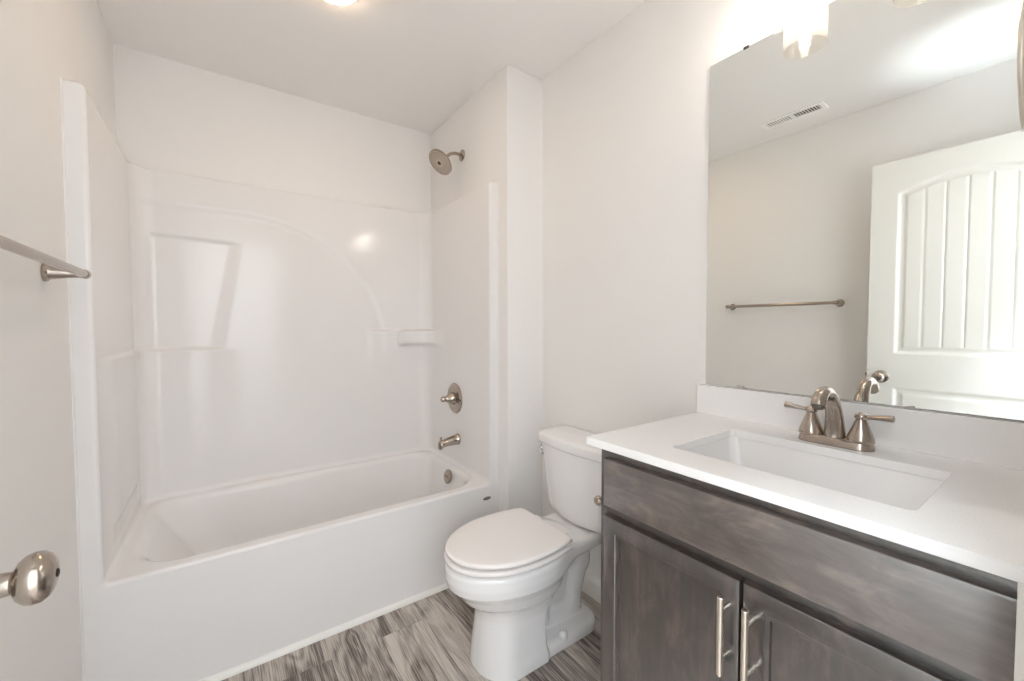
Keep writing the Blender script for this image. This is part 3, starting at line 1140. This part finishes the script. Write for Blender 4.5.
# ------------------------------------------------------------------ faucet
FX, FY = 1.600, 0.3665
fa = thing('faucet', (FX, FY, CZ1), 'brushed nickel two-handle faucet behind the sink below the mirror', 'faucet')
b = bmesh.new()
L = []
for z, k in ((0.9148, 0.0), (0.918, 0.0), (0.930, 0.003), (0.9335, 0.005), (0.936, 0.009)):
    L.append(rrect(FX - 0.029 + k, FX + 0.029 - k, FY - 0.0775 + k, FY + 0.0775 - k, 0.0285 - k, z, 10))
loft(b, L)
obj('base_plate', b, M_nickel, fa, angle=50)
# arched spout with a swelling foot and an aerator that looks down
pth = spline([(FX, FY, 0.932), (FX - 0.002, FY, 0.955), (FX - 0.009, FY, 0.99), (FX - 0.024, FY, 1.022), (FX - 0.047, FY, 1.045), (FX - 0.075, FY, 1.052), (FX - 0.100, FY, 1.043), (FX - 0.113, FY, 1.022)], 6)
rad = np.interp(np.linspace(0, 1, len(pth)), [0, 0.12, 0.3, 0.5, 0.65, 0.8, 0.9, 1.0], [0.0235, 0.021, 0.0175, 0.0148, 0.0138, 0.0140, 0.0150, 0.0150]).tolist()
b = bmesh.new()
tube(b, pth, rad, 24)
spb = obj('spout', b, M_nickel, fa, angle=50)
b = bmesh.new()
dirn = (pth[-1] - pth[-2]).normalized()
lathe(b, [(0.0005, -0.002), (0.0118, -0.002), (0.0118, 0.003), (0.010, 0.005), (0.0005, 0.004)], pth[-1], dirn, 24)
obj('aerator', b, M_rubber, spb)
for s in (1, -1):
    yc = FY + s * 0.0505
    b = bmesh.new()
    lathe(b, [(0.0005, 0), (0.0265, 0), (0.027, 0.003), (0.0262, 0.010), (0.0235, 0.018), (0.019, 0.030), (0.0145, 0.042), (0.0115, 0.051), (0.0105, 0.055), (0.013, 0.058), (0.0135, 0.062), (0.011, 0.067), (0.0055, 0.070), (0.0005, 0.0705)], (FX, yc, 0.932), (0, 0, 1), 32)
    hb = obj('handle', b, M_nickel, fa)
    b = bmesh.new()
    P_ = spline([(FX, yc, 0.9925), (FX - 0.001, yc + s * 0.018, 0.9935), (FX - 0.003, yc + s * 0.036, 0.9955), (FX - 0.004, yc + s * 0.050, 0.9972), (FX - 0.005, yc + s * 0.061, 0.998)], 5)
    R_ = np.interp(np.linspace(0, 1, len(P_)), [0, 0.25, 0.5, 0.85, 0.95, 1], [0.0062, 0.0048, 0.0062, 0.0082, 0.0075, 0.003]).tolist()
    tube(b, P_, R_, 16)
    obj('lever', b, M_nickel, hb)

# ------------------------------------------------------------------ mirror with clips
MY0, MY1, MZ0, MZ1 = 0.012, 0.754, 1.0155, 2.063
mir = thing('wall_mirror', (XW, 0.38, MZ0), 'large frameless mirror on the wall above the vanity backsplash', 'mirror')
b = bmesh.new()
box(b, XW - 0.0055, XW - 0.0005, MY0, MY1, MZ0, MZ1)
bmesh.ops.recalc_face_normals(b, faces=b.faces)
for f in b.faces:
    f.material_index = 0 if f.normal.x < -0.9 else 1
obj('mirror_glass', b, [M_mirror, M_mirror_edge], mir)
for y, z, s in ((0.640, MZ1, 1), (0.15, MZ1, 1), (0.640, MZ0, -1)):
    b = bmesh.new()
    if s > 0:
        box(b, XW - 0.0082, XW - 0.0058, y - 0.008, y + 0.008, z - 0.004, z + 0.004)
        box(b, XW - 0.0058, XW - 0.0005, y - 0.008, y + 0.008, z + 0.0008, z + 0.004)
        obj('clip', b, M_mirror_edge, mir, bevel=0.001)
    else:
        box(b, XW - 0.0085, XW - 0.0058, y - 0.010, y + 0.010, z - 0.003, z + 0.007)
        obj('clip', b, M_clear, mir, bevel=0.001)

# ------------------------------------------------------------------ vanity light
LX, LZ = 1.600, 2.030
vl = thing('vanity_light', (XW, 0.391, 2.20), 'two-lamp bath light with seeded glass shades above the mirror', 'wall light')
b = bmesh.new()
loft(b, [[(XW - x, y, z) for _, y, z in [(0, p[0], p[1]) for p in rrect(0.391 - 0.19 + k, 0.391 + 0.19 - k, 2.185 + k, 2.295 - k, 0.015, 0)]] for x, k in ((0.0, 0), (0.018, 0), (0.022, 0.004))])
obj('back_plate', b, M_nickel, vl, angle=40)
for y in (0.516, 0.266):
    b = bmesh.new()
    tube(b, spline([(XW - 0.018, y, 2.24), (XW - 0.055, y, 2.248), (LX + 0.01, y, 2.243), (LX, y, 2.215), (LX, y, 2.20)], 6), 0.0075, 14)
    arm_o = obj('arm', b, M_nickel, vl)
    b = bmesh.new()
    lathe(b, [(0.0005, 0), (0.022, 0), (0.024, 0.004), (0.024, 0.03), (0.030, 0.034), (0.030, 0.042), (0.012, 0.048), (0.0005, 0.05)], (LX, y, 2.160), (0, 0, 1), 28)
    obj('socket', b, M_nickel, arm_o)
    b = bmesh.new()
    ro, ri = 0.0545, 0.0515
    lathe(b, [(0.0305, 2.196 - LZ), (0.046, 2.195 - LZ), (0.0525, 2.191 - LZ), (ro, 2.183 - LZ), (ro, 0.001), (ro - 0.0006, 0.0), (ri + 0.0006, 0.0), (ri, 0.001), (ri, 2.181 - LZ), (0.0505, 2.187 - LZ), (0.045, 2.191 - LZ), (0.0305, 2.192 - LZ)], (LX, y, LZ), (0, 0, 1), 48)
    # open the two end caps: the shade is a ring-shaped shell
    for f in [f for f in b.faces if len(f.verts) > 4]:
        b.faces.remove(f)
    gs = obj('glass_shade', b, M_glass, arm_o, angle=50)
    gs['label'] = 'clear seeded glass cylinder shade'
    b = bmesh.new()
    lathe(b, [(0.0005, 0), (0.006, 0.001), (0.011, 0.005), (0.0135, 0.012), (0.0145, 0.03), (0.0145, 0.085), (0.012, 0.095), (0.012, 0.112), (0.0005, 0.112)], (LX, y, 2.052), (0, 0, 1), 24)
    bl = obj('bulb', b, M_bulb, arm_o)
    bl['label'] = 'glowing warm white bulb'

# ------------------------------------------------------------------ round ceiling light over the tub side of the room
cl = thing('ceiling_light', (0.715, 1.61, ZC), 'round glowing ceiling light in front of the tub', 'ceiling light')
b = bmesh.new()
lathe(b, [(0.0005, 0), (0.086, 0), (0.087, 0.004), (0.084, 0.010), (0.078, 0.013), (0.0005, 0.013)], (0.715, 1.61, ZC), (0, 0, -1), 56)
obj('trim_ring', b, M_vent, cl)
b = bmesh.new()
lathe(b, [(0.0005, 0.0125), (0.077, 0.0125), (0.076, 0.017), (0.066, 0.0225), (0.045, 0.026), (0.0005, 0.0275)], (0.715, 1.61, ZC), (0, 0, -1), 56)
df = obj('diffuser', b, M_disc, cl)
df['label'] = 'glowing domed diffuser'

# ------------------------------------------------------------------ ceiling register (seen in the mirror)
ve = thing('ceiling_vent', (0.262, 1.055, ZC), 'white ceiling register with two banks of louvres, seen in the mirror', 'vent')
vx0, vx1, vy0, vy1 = 0.208, 0.316, 0.895, 1.215
b = bmesh.new()
zb_, zf_ = ZC, ZC - 0.007
fr = 0.022
box(b, vx0, vx0 + fr, vy0, vy1, zf_, zb_)
box(b, vx1 - fr, vx1, vy0, vy1, zf_, zb_)
box(b, vx0 + fr, vx1 - fr, vy0, vy0 + fr, zf_, zb_)
box(b, vx0 + fr, vx1 - fr, vy1 - fr, vy1, zf_, zb_)
box(b, vx0 + fr, vx1 - fr, 1.051, 1.059, zf_, zb_)
obj('frame', b, M_vent, ve, bevel=0.0015)
b = bmesh.new()
box(b, vx0 + fr, vx1 - fr, vy0 + fr, vy1 - fr, ZC - 0.001, ZC - 0.0002)
obj('duct_opening', b, M_dark, ve, smooth=False)
for (a0, a1, tilt) in ((vy0 + fr, 1.051, -1), (1.059, vy1 - fr, 1)):
    b = bmesh.new()
    n_ = 10
    for i in range(n_):
        yc = a0 + (a1 - a0) * (i + 0.5) / n_
        dy, th_ = (0.0012 if tilt > 0 else -0.0045), 0.0012
        lp = [[(x, yc - dy - th_, ZC - 0.0015), (x, yc - dy + th_, ZC - 0.0015), (x, yc + dy + th_, ZC - 0.0075), (x, yc + dy - th_, ZC - 0.0075)] for x in (vx0 + fr, vx1 - fr)]
        loft(b, lp)
    obj('louvre_bank', b, M_vent, ve, smooth=False)

# ------------------------------------------------------------------ towel bar on the left wall
TX, TZ, TY0, TY1 = 0.072, 1.346, 0.882, 1.513
tb = thing('towel_bar', (0, 1.2, TZ), 'brushed nickel towel bar on the left wall near the tub', 'towel bar')
b = bmesh.new()
lathe(b, [(0.0005, 0), (0.0098, 0), (0.0098, TY1 - TY0), (0.0005, TY1 - TY0)], (TX, TY0, TZ), (0, 1, 0), 24)
obj('bar', b, M_nickel, tb)
for y in (TY0, TY1):
    b = bmesh.new()
    lathe(b, [(0.0005, -0.0005), (0.0225, -0.0005), (0.023, 0.003), (0.0225, 0.006), (0.0195, 0.0085), (0.0172, 0.010), (0.0160, 0.016), (0.0142, 0.028), (0.0115, 0.044), (0.0095, 0.056), (0.0092, 0.064), (0.0005, 0.066)], (0, y, TZ), (1, 0, 0), 32)
    po = obj('post', b, M_nickel, tb)
    b = bmesh.new()
    lathe(b, [(0.0005, -0.0125), (0.008, -0.0125), (0.0112, -0.0105), (0.0118, -0.006), (0.0118, 0.006), (0.0112, 0.0105), (0.008, 0.0125), (0.0005, 0.0125)], (TX, y, TZ), (0, 1, 0), 24)
    obj('collar', b, M_nickel, po)

# ------------------------------------------------------------------ towel ring on the front wall (only its edge shows)
rc = Vector((1.234, 0.060, 1.553))
tr_ = thing('towel_ring', (rc.x, 0.0, 1.63), 'nickel towel ring at the right edge of the mirror', 'towel ring')
b = bmesh.new()
lathe(b, [(0.0005, 0), (0.0265, 0), (0.027, 0.003), (0.0265, 0.007), (0.0185, 0.011), (0.0150, 0.026), (0.0110, 0.045), (0.0105, 0.066), (0.0005, 0.069)], (rc.x, 0.0, 1.635), (0, 1, 0), 28)
obj('post', b, M_nickel, tr_)
b = bmesh.new()
n_, m2_ = 64, 12
ringv = [[b.verts.new((rc.x + (0.0815 + 0.0034 * math.cos(q)) * math.cos(p), rc.y + 0.0034 * math.sin(q), rc.z + (0.0815 + 0.0034 * math.cos(q)) * math.sin(p))) for q in [2 * PI * j / m2_ for j in range(m2_)]] for p in [2 * PI * i / n_ for i in range(n_)]]
for i in range(n_):
    for j in range(m2_):
        b.faces.new((ringv[i][j], ringv[(i + 1) % n_][j], ringv[(i + 1) % n_][(j + 1) % m2_], ringv[i][(j + 1) % m2_]))
obj('ring', b, M_nickel_lt, tr_)

# ------------------------------------------------------------------ paper holder on the side of the vanity (its tip shows beside the tank)
PZ = 0.713
ph = thing('paper_holder', (1.30, VY1, PZ), 'nickel toilet paper holder on the cabinet side facing the toilet', 'paper holder')
for x in (1.226, 1.372):
    b = bmesh.new()
    lathe(b, [(0.0005, 0.0), (0.0225, 0.0), (0.0225, 0.005), (0.0165, 0.009), (0.0125, 0.018), (0.0095, 0.034), (0.0095, 0.044), (0.0125, 0.048), (0.0138, 0.055), (0.0125, 0.062), (0.008, 0.067), (0.0005, 0.0685)], (x, VY1, PZ), (0, 1, 0), 28)
    obj('post', b, M_nickel, ph)
b = bmesh.new()
lathe(b, [(0.0005, 0), (0.007, 0), (0.007, 0.02), (0.009, 0.022), (0.009, 0.128), (0.007, 0.13), (0.007, 0.15), (0.0005, 0.15)], (1.224, VY1 + 0.055, PZ), (1, 0, 0), 24)
obj('roller', b, M_nickel, ph)
